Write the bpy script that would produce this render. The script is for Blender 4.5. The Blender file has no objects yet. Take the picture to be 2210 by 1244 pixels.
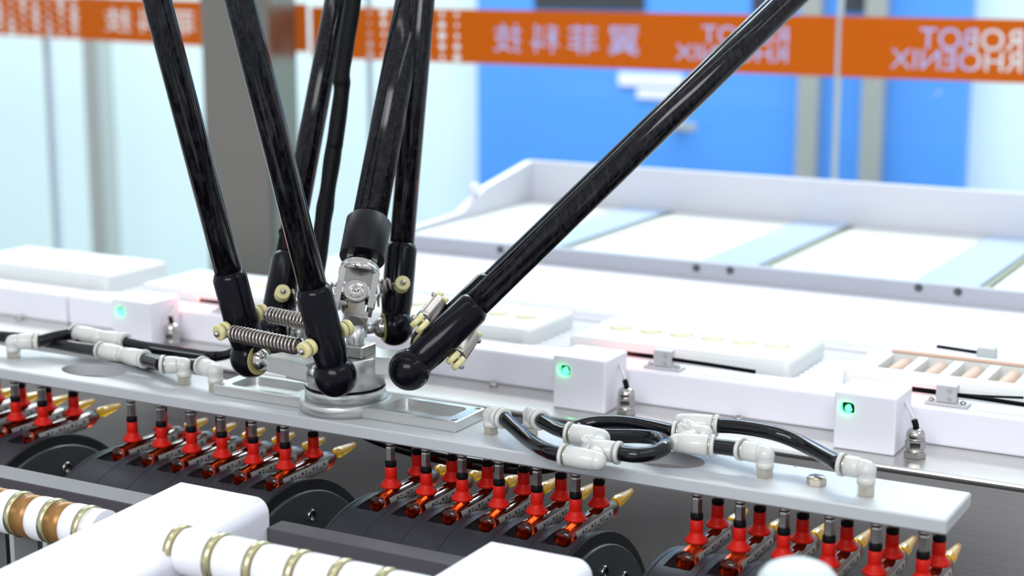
import bpy, bmesh, math, random
from mathutils import Vector as V, Matrix
random.seed(7)
PI=math.pi
# ------------------------------------------------------------ camera
S=bpy.context.scene
FPX=3590.; TH=math.radians(28.8); PT=math.radians(11.37)
FW=V((-math.sin(TH)*math.cos(PT),math.cos(TH)*math.cos(PT),-math.sin(PT)))
RT=V((math.cos(TH),math.sin(TH),0)); UP=RT.cross(FW); CP=V((0,0,1.237))
cd=bpy.data.cameras.new('camera'); cam=bpy.data.objects.new('camera',cd); S.collection.objects.link(cam)
cd.sensor_width=36; cd.lens=FPX/2210*36; cd.clip_start=.02; cd.clip_end=60
cam.matrix_world=Matrix(((RT.x,UP.x,-FW.x,CP.x),(RT.y,UP.y,-FW.y,CP.y),(RT.z,UP.z,-FW.z,CP.z),(0,0,0,1)))
cd.dof.use_dof=True; cd.dof.focus_distance=.83; cd.dof.aperture_fstop=8.0
S.camera=cam
# ------------------------------------------------------------ light
w=bpy.data.worlds.new('world'); S.world=w; w.use_nodes=True
w.node_tree.nodes['Background'].inputs[0].default_value=(.88,.93,1,1)
w.node_tree.nodes['Background'].inputs[1].default_value=.74
def area(name,loc,rot,sx,sy,e,col=(1,1,1)):
    l=bpy.data.lights.new(name,'AREA'); l.shape='RECTANGLE'; l.size=sx; l.size_y=sy; l.energy=e; l.color=col
    o=bpy.data.objects.new(name,l); S.collection.objects.link(o); o.location=loc; o.rotation_euler=rot
    return o
area('ceiling_or_fill_lamp',(-.7,.15,2.6),(math.radians(-8),0,0),1.6,.12,2.8,(.97,.98,1))
area('ceiling_or_fill_lamp',(-.5,1.3,2.7),(0,0,0),2.4,.25,1,(.97,.98,1))
area('ceiling_or_fill_lamp',(-1.8,2.72,2.7),(0,0,0),4.2,.5,112,(.95,.99,1))
area('ceiling_or_fill_lamp',(.1,-1.4,2.3),(math.radians(58),0,math.radians(12)),1.6,.7,34,(.97,.98,1))  # unseen softbox added behind and above the camera to brighten camera-facing sides
area('ceiling_or_fill_lamp',(.75,.55,2.2),(0,math.radians(22),0),.1,1.2,3,(.97,.98,1))
S.view_settings.view_transform='Standard'; S.view_settings.look='None'; S.view_settings.gamma=1
S.view_settings.exposure=.12; S.view_settings.use_curve_mapping=False
# ------------------------------------------------------------ helpers
def ray(u,v): return FW+RT*((u-1105)/FPX)+UP*((622-v)/FPX)
def Pz(u,v,z): d=ray(u,v); return CP+d*((z-CP.z)/d.z)
def Py(u,v,y): d=ray(u,v); return CP+d*((y-CP.y)/d.y)
def Pd(u,v,D): return CP+ray(u,v)*D
MATS={}
def mat(name,col,rough=.5,metal=0,coat=0,trans=0,emit=0,ior=1.45,noise=0,nscale=60,bump=0,bscale=200,stretch=(1,1,1),spec=.5,sss=0,alpha=1):
    if name in MATS: return MATS[name]
    m=bpy.data.materials.new(name); m.use_nodes=True; nt=m.node_tree; b=nt.nodes['Principled BSDF']
    c=(col[0],col[1],col[2],1)
    b.inputs['Base Color'].default_value=c; b.inputs['Roughness'].default_value=rough; b.inputs['Metallic'].default_value=metal
    b.inputs['Coat Weight'].default_value=coat; b.inputs['Coat Roughness'].default_value=.06
    b.inputs['Transmission Weight'].default_value=trans; b.inputs['IOR'].default_value=ior
    b.inputs['Specular IOR Level'].default_value=spec; b.inputs['Alpha'].default_value=alpha
    if sss: b.inputs['Subsurface Weight'].default_value=sss; b.inputs['Subsurface Scale'].default_value=.004; b.inputs['Subsurface Radius'].default_value=(1,1,1)
    if emit: b.inputs['Emission Color'].default_value=c; b.inputs['Emission Strength'].default_value=emit
    tc=mp=None
    if noise or bump:
        tc=nt.nodes.new('ShaderNodeTexCoord'); mp=nt.nodes.new('ShaderNodeMapping'); mp.inputs['Scale'].default_value=stretch
        nt.links.new(tc.outputs['Object'],mp.inputs[0])
    if noise:
        n=nt.nodes.new('ShaderNodeTexNoise'); n.inputs['Scale'].default_value=nscale; n.inputs['Detail'].default_value=4
        nt.links.new(mp.outputs[0],n.inputs['Vector'])
        r=nt.nodes.new('ShaderNodeMixRGB'); r.blend_type='MIX'
        k=1-noise; r.inputs[1].default_value=(col[0]*k,col[1]*k,col[2]*k,1)
        q=1+noise*.6; r.inputs[2].default_value=(min(1,col[0]*q),min(1,col[1]*q),min(1,col[2]*q),1)
        nt.links.new(n.outputs['Fac'],r.inputs[0]); nt.links.new(r.outputs[0],b.inputs['Base Color'])
    if bump:
        n=nt.nodes.new('ShaderNodeTexNoise'); n.inputs['Scale'].default_value=bscale; n.inputs['Detail'].default_value=3
        nt.links.new(mp.outputs[0],n.inputs['Vector']); bp=nt.nodes.new('ShaderNodeBump'); bp.inputs['Strength'].default_value=bump; bp.inputs['Distance'].default_value=.0004
        nt.links.new(n.outputs['Fac'],bp.inputs['Height']); nt.links.new(bp.outputs[0],b.inputs['Normal'])
    MATS[name]=m; return m
def carbon():
    m=mat('carbon fibre',(.012,.012,.016),.12,spec=.35)
    nt=m.node_tree; b=nt.nodes['Principled BSDF']; tc=nt.nodes.new('ShaderNodeTexCoord')
    mp=nt.nodes.new('ShaderNodeMapping'); mp.inputs['Scale'].default_value=(1,1,.35)
    nt.links.new(tc.outputs['Object'],mp.inputs[0])
    n=nt.nodes.new('ShaderNodeTexVoronoi'); n.inputs['Scale'].default_value=700
    nt.links.new(mp.outputs[0],n.inputs['Vector'])
    r=nt.nodes.new('ShaderNodeValToRGB'); r.color_ramp.elements[0].color=(.002,.002,.003,1); r.color_ramp.elements[1].color=(.014,.013,.019,1)
    r.color_ramp.elements[0].position=.35; r.color_ramp.elements[1].position=.9
    nt.links.new(n.outputs['Color'],r.inputs[0]); nt.links.new(r.outputs[0],b.inputs['Base Color'])
    return m
M_carbon=carbon()
M_black=mat('black anodised metal',(.003,.003,.006),.17,spec=.2,bump=.08,bscale=150)
M_blackmat=mat('satin black plastic',(.006,.006,.008),.4,spec=.25)
M_rubber=mat('black rubber',(.003,.003,.004),.5,spec=.15)
M_hose=mat('black air hose',(.003,.003,.005),.14,spec=.5)
M_chrome=mat('polished chrome',(.52,.50,.48),.14,1)
M_steel=mat('turned stainless steel',(.45,.43,.41),.25,1,bump=.15,bscale=400)
M_spring=mat('spring steel',(.40,.36,.33),.28,1)
M_cream=mat('cream nylon',(.66,.60,.30),.35,noise=.12,nscale=120)
M_alu=mat('anodised aluminium',(.52,.54,.555),.48,.2,noise=.06,nscale=14,bump=.12,bscale=900)
M_alud=mat('milled aluminium',(.62,.63,.62),.3,.8,noise=.05,nscale=30,bump=.15,bscale=700,stretch=(.2,3,3))
M_frame=mat('frame aluminium',(.66,.67,.73),.45,.2,noise=.03,nscale=8)
M_brushed=mat('brushed stainless sheet',(.50,.49,.49),.34,.55,noise=.12,nscale=45,bump=.25,bscale=160,stretch=(.06,1,9))
M_top=mat('satin stainless table top',(.62,.61,.59),.28,.9,noise=.05,nscale=12)
M_nickel=mat('nickel plated brass',(.62,.57,.47),.25,1)
M_brass=mat('pale brass',(.62,.57,.34),.25,1)
M_fit=mat('light grey fitting plastic',(.58,.58,.55),.3,coat=.2,sss=.1)
M_red=mat('red silicone',(.56,.010,.004),.42,spec=.22,noise=.12,nscale=300)
M_drum=mat('charcoal drum plastic',(.019,.019,.026),.42,noise=.15,nscale=25,bump=.1,bscale=500)
M_ring=mat('black drum end ring',(.006,.006,.007),.6)
M_disc=mat('dark grey anodised disc',(.085,.095,.10),.4,.5,bump=.1,bscale=300)
M_bar=mat('dark grey bar',(.075,.068,.080),.45,noise=.1,nscale=40)
M_white=mat('white machined plastic',(.81,.81,.88),.4,noise=.02,nscale=20,sss=.15)
M_whiteb=mat('white polished roller',(.84,.84,.88),.22,coat=.3)
M_tray=mat('white tray plastic',(.70,.74,.725),.45,sss=.2)
M_pocket=mat('pale yellow insert',(.84,.85,.62),.5)
M_tan=mat('tan insert',(.62,.44,.34),.5)
M_copper=mat('brown bronze bushing',(.34,.17,.05),.35,.4,noise=.12,nscale=60,stretch=(.1,2,2))
M_amber=mat('amber glass',(.30,.022,.004),.05,trans=.96,ior=1.45)
M_ambert=mat('golden ampoule tip',(.95,.55,.02),.05,trans=.6,ior=1.35,coat=.6)
M_label=mat('printed white label film',(.30,.28,.27),.3,noise=.3,nscale=900)
M_lblk=mat('label print',(.03,.03,.04),.5)
M_floor=mat('grey epoxy floor',(.35,.38,.38),.3,noise=.06,nscale=3)
M_wall=mat('pale blue white wall',(.74,.90,.93),.6,noise=.02,nscale=1.5)
M_blue=mat('blue door laminate',(.085,.33,.92),.35,noise=.05,nscale=3)
M_post=mat('satin steel trim',(.50,.52,.50),.35,.6)
M_col=mat('polished steel column',(.26,.25,.22),.16,1,bump=.02,bscale=40)
M_seal=mat('translucent grey seal',(.50,.56,.62),.4)
M_dark=mat('dark window',(.035,.045,.055),.1)
M_cab=mat('dark olive machine bed',(.045,.055,.045),.5)
M_green=mat('green led',(.05,1,.25),.3,emit=5)
M_redl=mat('red fibre light',(1,.10,.08),.3,emit=14)
M_cyan=mat('pale blue strip',(.44,.56,.74),.35)
M_olive=mat('olive gasket',(.30,.32,.22),.5)
M_orange=mat('orange film',(.66,.13,.006),.6,spec=.1)
M_paper=mat('paper notice',(.85,.86,.95),.6)
M_clear=mat('clear window hood',(.9,.9,.9),.1,trans=1,ior=1.1)
def film():
    m=bpy.data.materials.new('frosted letter film'); m.use_nodes=True; nt=m.node_tree; nt.nodes.clear()
    o=nt.nodes.new('ShaderNodeOutputMaterial'); x=nt.nodes.new('ShaderNodeMixShader'); t=nt.nodes.new('ShaderNodeBsdfTransparent'); d=nt.nodes.new('ShaderNodeBsdfDiffuse')
    d.inputs[0].default_value=(.85,.84,.85,1); x.inputs[0].default_value=.24
    nt.links.new(t.outputs[0],x.inputs[1]); nt.links.new(d.outputs[0],x.inputs[2]); nt.links.new(x.outputs[0],o.inputs[0]); return m
M_film=film()
def glass():
    m=bpy.data.materials.new('partition glass'); m.use_nodes=True; nt=m.node_tree; nt.nodes.clear()
    o=nt.nodes.new('ShaderNodeOutputMaterial'); x=nt.nodes.new('ShaderNodeMixShader'); t=nt.nodes.new('ShaderNodeBsdfTransparent'); g=nt.nodes.new('ShaderNodeBsdfGlossy'); fr=nt.nodes.new('ShaderNodeLayerWeight'); fr.inputs['Blend'].default_value=.5; pw=nt.nodes.new('ShaderNodeMath'); pw.operation='POWER'; pw.inputs[1].default_value=5; mu=nt.nodes.new('ShaderNodeMath'); mu.operation='MULTIPLY_ADD'; mu.inputs[1].default_value=.35; mu.inputs[2].default_value=.012
    t.inputs[0].default_value=(.97,.99,.99,1); g.inputs['Roughness'].default_value=.02; nt.links.new(fr.outputs['Facing'],pw.inputs[0]); nt.links.new(pw.outputs[0],mu.inputs[0])
    nt.links.new(mu.outputs[0],x.inputs[0]); nt.links.new(t.outputs[0],x.inputs[1]); nt.links.new(g.outputs[0],x.inputs[2]); nt.links.new(x.outputs[0],o.inputs[0]); return m
M_glass=glass()
COL=S.collection
class MB:
    def __init__(s): s.v=[]; s.f=[]; s.sm=[]
    def add(s,vs,fs,smooth=False):
        n=len(s.v); s.v+= [V(p) for p in vs]; s.f+=[tuple(i+n for i in f) for f in fs]; s.sm+=[smooth]*len(fs); return s
    def box(s,a,b):
        x0,y0,z0=a; x1,y1,z1=b
        vs=[(x0,y0,z0),(x1,y0,z0),(x1,y1,z0),(x0,y1,z0),(x0,y0,z1),(x1,y0,z1),(x1,y1,z1),(x0,y1,z1)]
        return s.add(vs,[(0,3,2,1),(4,5,6,7),(0,1,5,4),(1,2,6,5),(2,3,7,6),(3,0,4,7)])
    def obox(s,c,ex,ey,ez):  # oriented half extents
        vs=[c+ex*i+ey*j+ez*k for i,j,k in ((-1,-1,-1),(1,-1,-1),(1,1,-1),(-1,1,-1),(-1,-1,1),(1,-1,1),(1,1,1),(-1,1,1))]
        return s.add(vs,[(0,3,2,1),(4,5,6,7),(0,1,5,4),(1,2,6,5),(2,3,7,6),(3,0,4,7)])
    def rbox(s,a,b,r=.002,seg=2,axes=None):
        bm=bmesh.new(); bmesh.ops.create_cube(bm,size=1)
        for v in bm.verts: v.co=V(((a[0]+b[0])/2+v.co.x*(b[0]-a[0]),(a[1]+b[1])/2+v.co.y*(b[1]-a[1]),(a[2]+b[2])/2+v.co.z*(b[2]-a[2])))
        es=bm.edges[:]
        if axes: es=axes(bm)
        bmesh.ops.bevel(bm,geom=es,offset=r,segments=seg,affect='EDGES',profile=.5)
        bm.verts.index_update()
        s.add([v.co.copy() for v in bm.verts],[tuple(v.index for v in f.verts) for f in bm.faces]); bm.free(); return s
    def lathe(s,prof,A,d,n=24,smooth=True,cap=True,ang=0):
        A=V(A); d=V(d).normalized(); u=d.orthogonal().normalized(); w=d.cross(u)
        vs=[]; fs=[]
        for t,r in prof:
            for i in range(n):
                a=2*PI*i/n+ang; vs.append(A+d*t+(u*math.cos(a)+w*math.sin(a))*r)
        for j in range(len(prof)-1):
            for i in range(n):
                k=(i+1)%n; fs.append((j*n+i,j*n+k,(j+1)*n+k,(j+1)*n+i))
        s.add(vs,fs,smooth)
        if cap:
            m=len(s.v)-len(vs)
            s.f.append(tuple(m+i for i in reversed(range(n)))); s.sm.append(False)
            s.f.append(tuple(m+(len(prof)-1)*n+i for i in range(n))); s.sm.append(False)
        return s
    def cyl(s,A,B,r,n=20,r2=None,smooth=True,ch=0):
        A=V(A);B=V(B);L=(B-A).length; r2=r if r2 is None else r2
        p=[(0,r),(L,r2)] if not ch else [(0,r-ch),(ch,r),(L-ch,r2),(L,r2-ch)]
        return s.lathe(p,A,B-A,n,smooth)
    def sphere(s,c,r,d=(0,0,1),t0=-1,t1=1,n=24,m=12):
        a0=math.asin(t0); a1=math.asin(t1)
        p=[(r*math.sin(a0+(a1-a0)*i/m),max(1e-5,r*math.cos(a0+(a1-a0)*i/m))) for i in range(m+1)]
        return s.lathe(p,c,d,n)
    def tube(s,pts,r,n=12,sub=6,cap=True,close=False,rf=None):
        P=[V(p) for p in pts]
        if sub>1:
            Q=[]; 
            for i in range(len(P)-1):
                p0=P[max(i-1,0)];p1=P[i];p2=P[i+1];p3=P[min(i+2,len(P)-1)]
                for k in range(sub):
                    t=k/sub; Q.append(.5*((2*p1)+(p2-p0)*t+(2*p0-5*p1+4*p2-p3)*t*t+(3*p1-p0-3*p2+p3)*t**3))
            Q.append(P[-1]); P=Q
        u=None; vs=[]; fs=[]
        for i,p in enumerate(P):
            d=(P[min(i+1,len(P)-1)]-P[max(i-1,0)]).normalized()
            u=d.orthogonal().normalized() if u is None else (u-d*u.dot(d)).normalized()
            w=d.cross(u); rr=r if rf is None else rf(i/(len(P)-1))
            for k in range(n):
                a=2*PI*k/n; vs.append(p+(u*math.cos(a)+w*math.sin(a))*rr)
        for j in range(len(P)-1):
            for i in range(n):
                k=(i+1)%n; fs.append((j*n+i,j*n+k,(j+1)*n+k,(j+1)*n+i))
        s.add(vs,fs,True); m=len(s.v)-len(vs)
        s.f.append(tuple(m+i for i in reversed(range(n)))); s.sm.append(False)
        s.f.append(tuple(m+(len(P)-1)*n+i for i in range(n))); s.sm.append(False)
        return s
    def prism(s,poly,h0,h1,M=None):   # poly in xy extruded z, optional matrix
        n=len(poly); vs=[V((x,y,h0)) for x,y in poly]+[V((x,y,h1)) for x,y in poly]
        if M: vs=[M@v for v in vs]
        fs=[tuple(reversed(range(n))),tuple(range(n,2*n))]+[(i,(i+1)%n,(i+1)%n+n,i+n) for i in range(n)]
        return s.add(vs,fs)
    def build(s,name,m,parent=None,origin=None):
        o0=V(origin) if origin is not None else (WL(parent) if parent else V((0,0,0)))
        me=bpy.data.meshes.new(name); me.from_pydata([tuple(v-o0) for v in s.v],[],s.f)
        me.polygons.foreach_set('use_smooth',s.sm); me.materials.append(m); me.update()
        bm=bmesh.new(); bm.from_mesh(me); bmesh.ops.recalc_face_normals(bm,faces=bm.faces[:]); bm.to_mesh(me); bm.free()
        o=bpy.data.objects.new(name,me); COL.objects.link(o)
        if parent: o.parent=parent; o.location=o0-WL(parent)
        else: o.location=o0
        return o
def WL(o):
    r=V(o.location)
    while o.parent: o=o.parent; r=r+V(o.location)
    return r
def tag(o,label=None,cat=None,group=None,kind=None):
    if label:o['label']=label
    if cat:o['category']=cat
    if group:o['group']=group
    if kind:o['kind']=kind
    return o
def thing(name,loc,label,cat,group=None):
    o=bpy.data.objects.new(name,None); o.empty_display_size=.01; COL.objects.link(o); o.location=loc
    return tag(o,label,cat,group)
def copy_tree(o,parent=None):
    c=o.copy(); COL.objects.link(c); c.parent=parent
    for ch in [x for x in o.children]: copy_tree(ch,c)
    return c
def boolean(o,cutters,op='DIFFERENCE'):
    cm=MB()
    objs=[]
    for k in cutters:
        c=k.build('cutter',M_black); objs.append(c)
        md=o.modifiers.new('b','BOOLEAN'); md.object=c; md.operation=op; md.solver='EXACT'
    bpy.context.view_layer.update()
    dg=bpy.context.evaluated_depsgraph_get(); me=bpy.data.meshes.new_from_object(o.evaluated_get(dg))
    o.modifiers.clear(); o.data=me
    for c in objs: bpy.data.objects.remove(c,do_unlink=True)
    return o
def hexa(mb,A,B,r,ang=0): A=V(A);B=V(B); return mb.lathe([(0,r*.93),((B-A).length*.1,r),((B-A).length*.9,r),((B-A).length,r*.93)],A,B-A,6,False,ang=ang)
# ============================================================ SETTING
fl=MB().box((-6,-2,-.05),(4,6,0)).build('floor',M_floor); tag(fl,kind='structure')
wb=MB().box((-6,3.22,0),(4,3.32,2.9)).build('wall_back',M_wall); tag(wb,kind='structure')
# blue double door
DY=3.2
def dx(u,v=250): return Py(u,v,DY).x
dr=bpy.data.objects.new('door_1',None); COL.objects.link(dr); dr.location=(-1.3,DY,0); tag(dr,kind='structure')
xa,xm,xb=-1.835,-1.015,-.768
dl=MB().box((xa,DY-.02,.01),(xm-.002,DY+.0199,2.1)).build('door_leaf',M_blue,dr)
d2=MB().box((xm+.002,DY-.02,.01),(xb,DY+.0199,2.1)).build('door_leaf',M_blue,dr)
MB().box((-1.692,DY-.024,1.122),(-1.435,DY-.016,1.60)).build('window_pane',M_dark,dl)
MB().box((-1.20,DY-.024,1.122),(-1.14,DY-.016,1.60)).build('window_pane',M_dark,dl)
MB().box((-1.013,DY-.024,1.126),(-.957,DY-.016,1.60)).build('window_pane',M_dark,d2)
MB().rbox((-1.093,DY-.05,.3),(-1.048,DY-.0199,1.7),.006).build('door_post',M_post,dr)
MB().rbox((-.963,DY-.05,.3),(-.918,DY-.0199,1.7),.006).build('door_post',M_post,dr)
p0=Py(1345,155,DY);p1=Py(1482,188,DY)
MB().box((p0.x,DY-.024,p1.z),(p1.x,DY-.0199,p0.z)).build('notice',M_paper,dr)
p0=Py(1385,186,DY);p1=Py(1475,214,DY)
MB().box((p0.x,DY-.0235,p1.z),(p1.x,DY-.0199,p0.z-.003)).build('notice',M_paper,dr)
hh=Py(1478,268,DY); mb=MB().cyl((hh.x,DY-.0199,hh.z),(hh.x,DY-.05,hh.z),.012,n=16).rbox((hh.x-.01,DY-.06,hh.z-.008),(hh.x+.05,DY-.048,hh.z+.008),.003)
tag(mb.build('door_handle',M_post,dr))
# wall post behind the left glass
p=Py(182,200,2.9);q=Py(214,200,2.9)
tag(MB().box((p.x,2.9,0),(q.x,2.95,2.6)).build('trim_1',M_post),kind='structure')
# ---- glass partition with orange film
GY=1.9
def pane(x0,x1,z0=.02,z1=2.3):
    return MB().box((x0,0,z0),(x1,.006,z1))
def gpane(name,x0,x1):
    o=pane(x0,x1).build(name,M_glass); o.location=(0,GY,0); tag(o,kind='structure'); return o
win2=gpane('window_2',-1.36,-.6125)
win3=gpane('window_3',-.6075,.5)
ang=math.atan2(-.123,.588)   # the left pane runs back to the left
LP=V((-1.44,2.003,0))
win1=pane(-1.35,0).build('window_1',M_glass); win1.location=LP; win1.rotation_euler=(0,0,ang); tag(win1,kind='structure')
tag(MB().rbox((-.6125,GY-.002,0),(-.6075,GY+.010,2.3),.001,1).build('trim_2',M_seal),kind='structure')
pj=Py(790,250,GY).x
tag(MB().rbox((pj-.003,GY+.0061,0),(pj+.004,GY+.016,2.3),.001,1).build('trim_3',M_seal),kind='structure')
tag(MB().box((Py(92,100,2.25).x,2.25,0),(Py(105,100,2.25).x,2.26,2.3)).build('trim_4',M_seal),kind='structure')
Z0s,Z1s=1.0958,1.1659
def text_splines(txt,size,mirror=True,bold=.0):
    c=bpy.data.curves.new('t','FONT'); c.body=txt; c.size=size; c.offset=bold; c.align_x='LEFT'
    o=bpy.data.objects.new('t',c); COL.objects.link(o)
    bpy.context.view_layer.update()
    bpy.ops.object.select_all(action='DESELECT'); o.select_set(True); bpy.context.view_layer.objects.active=o
    bpy.ops.object.convert(target='CURVE')
    o=bpy.context.view_layer.objects.active; out=[]
    for s in o.data.splines:
        if s.type=='BEZIER':
            pts=[]; bp=s.bezier_points; n=len(bp)
            for i in range(n):
                a=bp[i];b=bp[(i+1)%n]; 
                straight=(a.handle_right-a.co).cross(b.co-a.co).length<1e-9 and (b.handle_left-b.co).cross(b.co-a.co).length<1e-9
                for k in range(1 if straight else 4):
                    t=k/4; pts.append(((1-t)**3*a.co+3*(1-t)**2*t*a.handle_right+3*(1-t)*t*t*b.handle_left+t**3*b.co).to_2d())
            out.append(pts)
        else: out.append([q.co.to_2d() for q in s.points])
    bpy.data.objects.remove(o,do_unlink=True)
    return out
def fit(spl,x0,x1,z0,z1,mirror=True):
    xs=[p.x for s in spl for p in s]; ys=[p.y for s in spl for p in s]
    if not xs: return []
    a,b,c,d=min(xs),max(xs),min(ys),max(ys)
    def f(p):
        t=(p.x-a)/(b-a); t=1-t if mirror else t
        return (x0+(x1-x0)*t, z0+(z1-z0)*(p.y-c)/(d-c))
    return [[f(p) for p in s] for s in spl]
def curve2d(name,loops,m,parent,y,ext=.0002):
    c=bpy.data.curves.new(name,'CURVE'); c.dimensions='2D'; c.fill_mode='BOTH'; c.extrude=ext
    for L in loops:
        s=c.splines.new('POLY'); s.points.add(len(L)-1); s.use_cyclic_u=True
        for i,(x,z) in enumerate(L): s.points[i].co=(x,z,0,1)
    o=bpy.data.objects.new(name,c); COL.objects.link(o); c.materials.append(m)
    me=bpy.data.meshes.new_from_object(o.evaluated_get(bpy.context.evaluated_depsgraph_get())) if False else None
    bpy.context.view_layer.update(); dg=bpy.context.evaluated_depsgraph_get(); me=bpy.data.meshes.new_from_object(o.evaluated_get(dg))
    bpy.data.objects.remove(o,do_unlink=True)
    for v in me.vertices: v.co=V((v.co.x,-v.co.z,v.co.y))
    o=bpy.data.objects.new(name,me); COL.objects.link(o); o.parent=parent; o.location=(0,y,0)
    if not me.materials: me.materials.append(m)
    return o
T_ro=text_splines('ROBOT',1,bold=.03); T_ph=text_splines('RHOENIX',1,bold=.03)
T_cn=[text_splines(ch,1,bold=.02) for ch in '技科菲翼']
SH=Z1s-Z0s
def film_band(name,parent,x0,x1,texts,dots=None):
    loops=[[(x0,Z0s),(x1,Z0s),(x1,Z1s),(x0,Z1s)]]; inl=[]
    for spl,a,b,za,zb in texts:
        L=fit(spl,a,b,Z0s+SH*za,Z0s+SH*zb); 
        if L: loops+=L; inl.append(L)
    if dots:
        dl=[]
        a,b,nx,nz,r=dots
        for i in range(nx):
            for j in range(nz):
                cx=a+(b-a)*(i+.5)/nx; cz=Z0s+SH*(j+.5)/nz; rr=r*(.75+.25*math.cos(i*2.1+j))
                lp=[(cx+rr*(2.4 if parent.name=='window_1' else 1)*math.cos(2*PI*k/12),cz+rr*math.sin(2*PI*k/12)) for k in range(12)]
                loops.append(lp); dl.append(lp)
    bo=curve2d(name,loops,M_orange,parent,-.0006)
    for L in inl: curve2d('lettering',L,M_film,bo,.0001,.0001)
    if dots:
        o=curve2d('dot_pattern',dl,M_film,bo,.0001,.0001); o['kind']='stuff'
    return bo
def gx(u,v=90): return Py(u,v,GY).x
tx=[]
for (a,b),s in zip(((1066,1126),(1146,1207),(1226,1291),(1313,1380)),T_cn): tx.append((s,gx(a),gx(b),.24,.75))
tx+= [(T_ro,gx(1515,80),gx(1702,80),.50,.80),(T_ph,gx(1458,115),gx(1700,115),.20,.47)]
film_band('orange_band',win2,-1.36,-.6125,tx,(gx(783),gx(1003),7,5,.0052))
film_band('orange_band',win3,-.6075,.5,[(T_ro,gx(1985,90),gx(2206,90),.50,.84),(T_ph,gx(1922,130),gx(2206,130),.17,.49)])
def lx(u):   # distance along the angled left pane for an image column
    d=ray(u,90); # intersect with the pane's plane
    n=V((-math.sin(ang),math.cos(ang),0)); t=(LP-CP).dot(n)/d.dot(n); P=CP+d*t
    return (P-LP).dot(V((math.cos(ang),math.sin(ang),0)))
film_band('orange_band',win1,-1.35,0,[(T_cn[0],lx(228),lx(285),.24,.78),(T_cn[1],lx(300),lx(352),.24,.78),(T_cn[2],lx(372),lx(422),.24,.78)],(lx(-60),lx(178),9,5,.0048))
# small text behind the arms, right of the column
# ---- steel column in front of the partition
cx0=Py(440,300,1.72).x; cx1=Py(585,300,1.72).x
yb=None
for k in range(200):
    y=1.72+.002*k
    if Py(645,300,y).x>=cx1-1e-4: pass
    if Py(645,300,y).x<=cx1: yb=y; break
colm=thing('steel_column',((cx0+cx1)/2,1.78,0),'polished square steel column standing before the glass partition','column')
MB().rbox((cx0,1.72,0),(cx1,yb,2.5),.004,3).build('column_shaft',M_col,colm)
MB().rbox((cx0-.02,1.70,0),(cx1+.02,yb+.02,.012),.002).build('base_plate',M_steel,colm)
# ============================================================ MACHINE BODY
ZT=.97
tb=thing('steel_table',(-.5,1.2,0),'stainless steel machine table with a folded front edge behind the silver bar','table')
MB().rbox((-1.6,.84,ZT-.004),(.5,1.004,ZT),.0015,2).build('table_top',M_top,tb)
MB().rbox((-.80,1.0042,ZT-.004),(.5,1.45,ZT),.0015,2).build('rear_top',M_top,tb)
MB().box((-1.6,.8405,.02),(.5,1.0,ZT-.0041)).build('front_panel',M_brushed,tb)
MB().box((-.80,1.0045,.02),(.5,1.445,ZT-.0041)).build('rear_cabinet',M_brushed,tb)
for x in(-1.5,.4):
    for y in(.9,.97): MB().cyl((x,y,0),(x,y,.03),.025,n=16).build('foot',M_rubber,tb)
bd=thing('machine_bed',(-.5,.6,0),'dark machine bed under the drums and the white brackets','machine bed')
MB().rbox((-1.3,.30,.03),(.4,.835,.795),.004).build('bed_body',M_cab,bd)
for x in(-1.2,.3):
    for y in(.35,.78): MB().cyl((x,y,0),(x,y,.04),.03,n=16).build('foot',M_rubber,bd)
# ---- drums
PITCH=.02128
G0=[-.7985,-.6240,-.4505,-.2809]
def drum_segment(parent,x,n0):
    mb=MB().lathe([(0,.0751),(.0003,.0755),(PITCH-.0003,.0755),(PITCH,.0751)],(x-PITCH/2,.68,.887),(1,0,0),180,False)
    o=mb.build('drum_segment',M_drum,parent)
    c1=MB().sphere((x,.667,.9607),.0068,(0,1,0),-1,0).cyl((x,.667,.9607),(x,.80,.9607),.0068,n=24)
    c2=MB().box((x-.0068,.667,.9607),(x+.0068,.80,.985))
    c3=MB().lathe([(0,.0035),(.002,.0052),(.006,.0060)],(x-.0095,.700,.966),(.0,-.35,-.25),16)
    boolean(o,[MB().cyl((x,.6675,.9607),(x,.80,.9607),.0068,n=24,ch=.003),c2])
    return o
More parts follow.
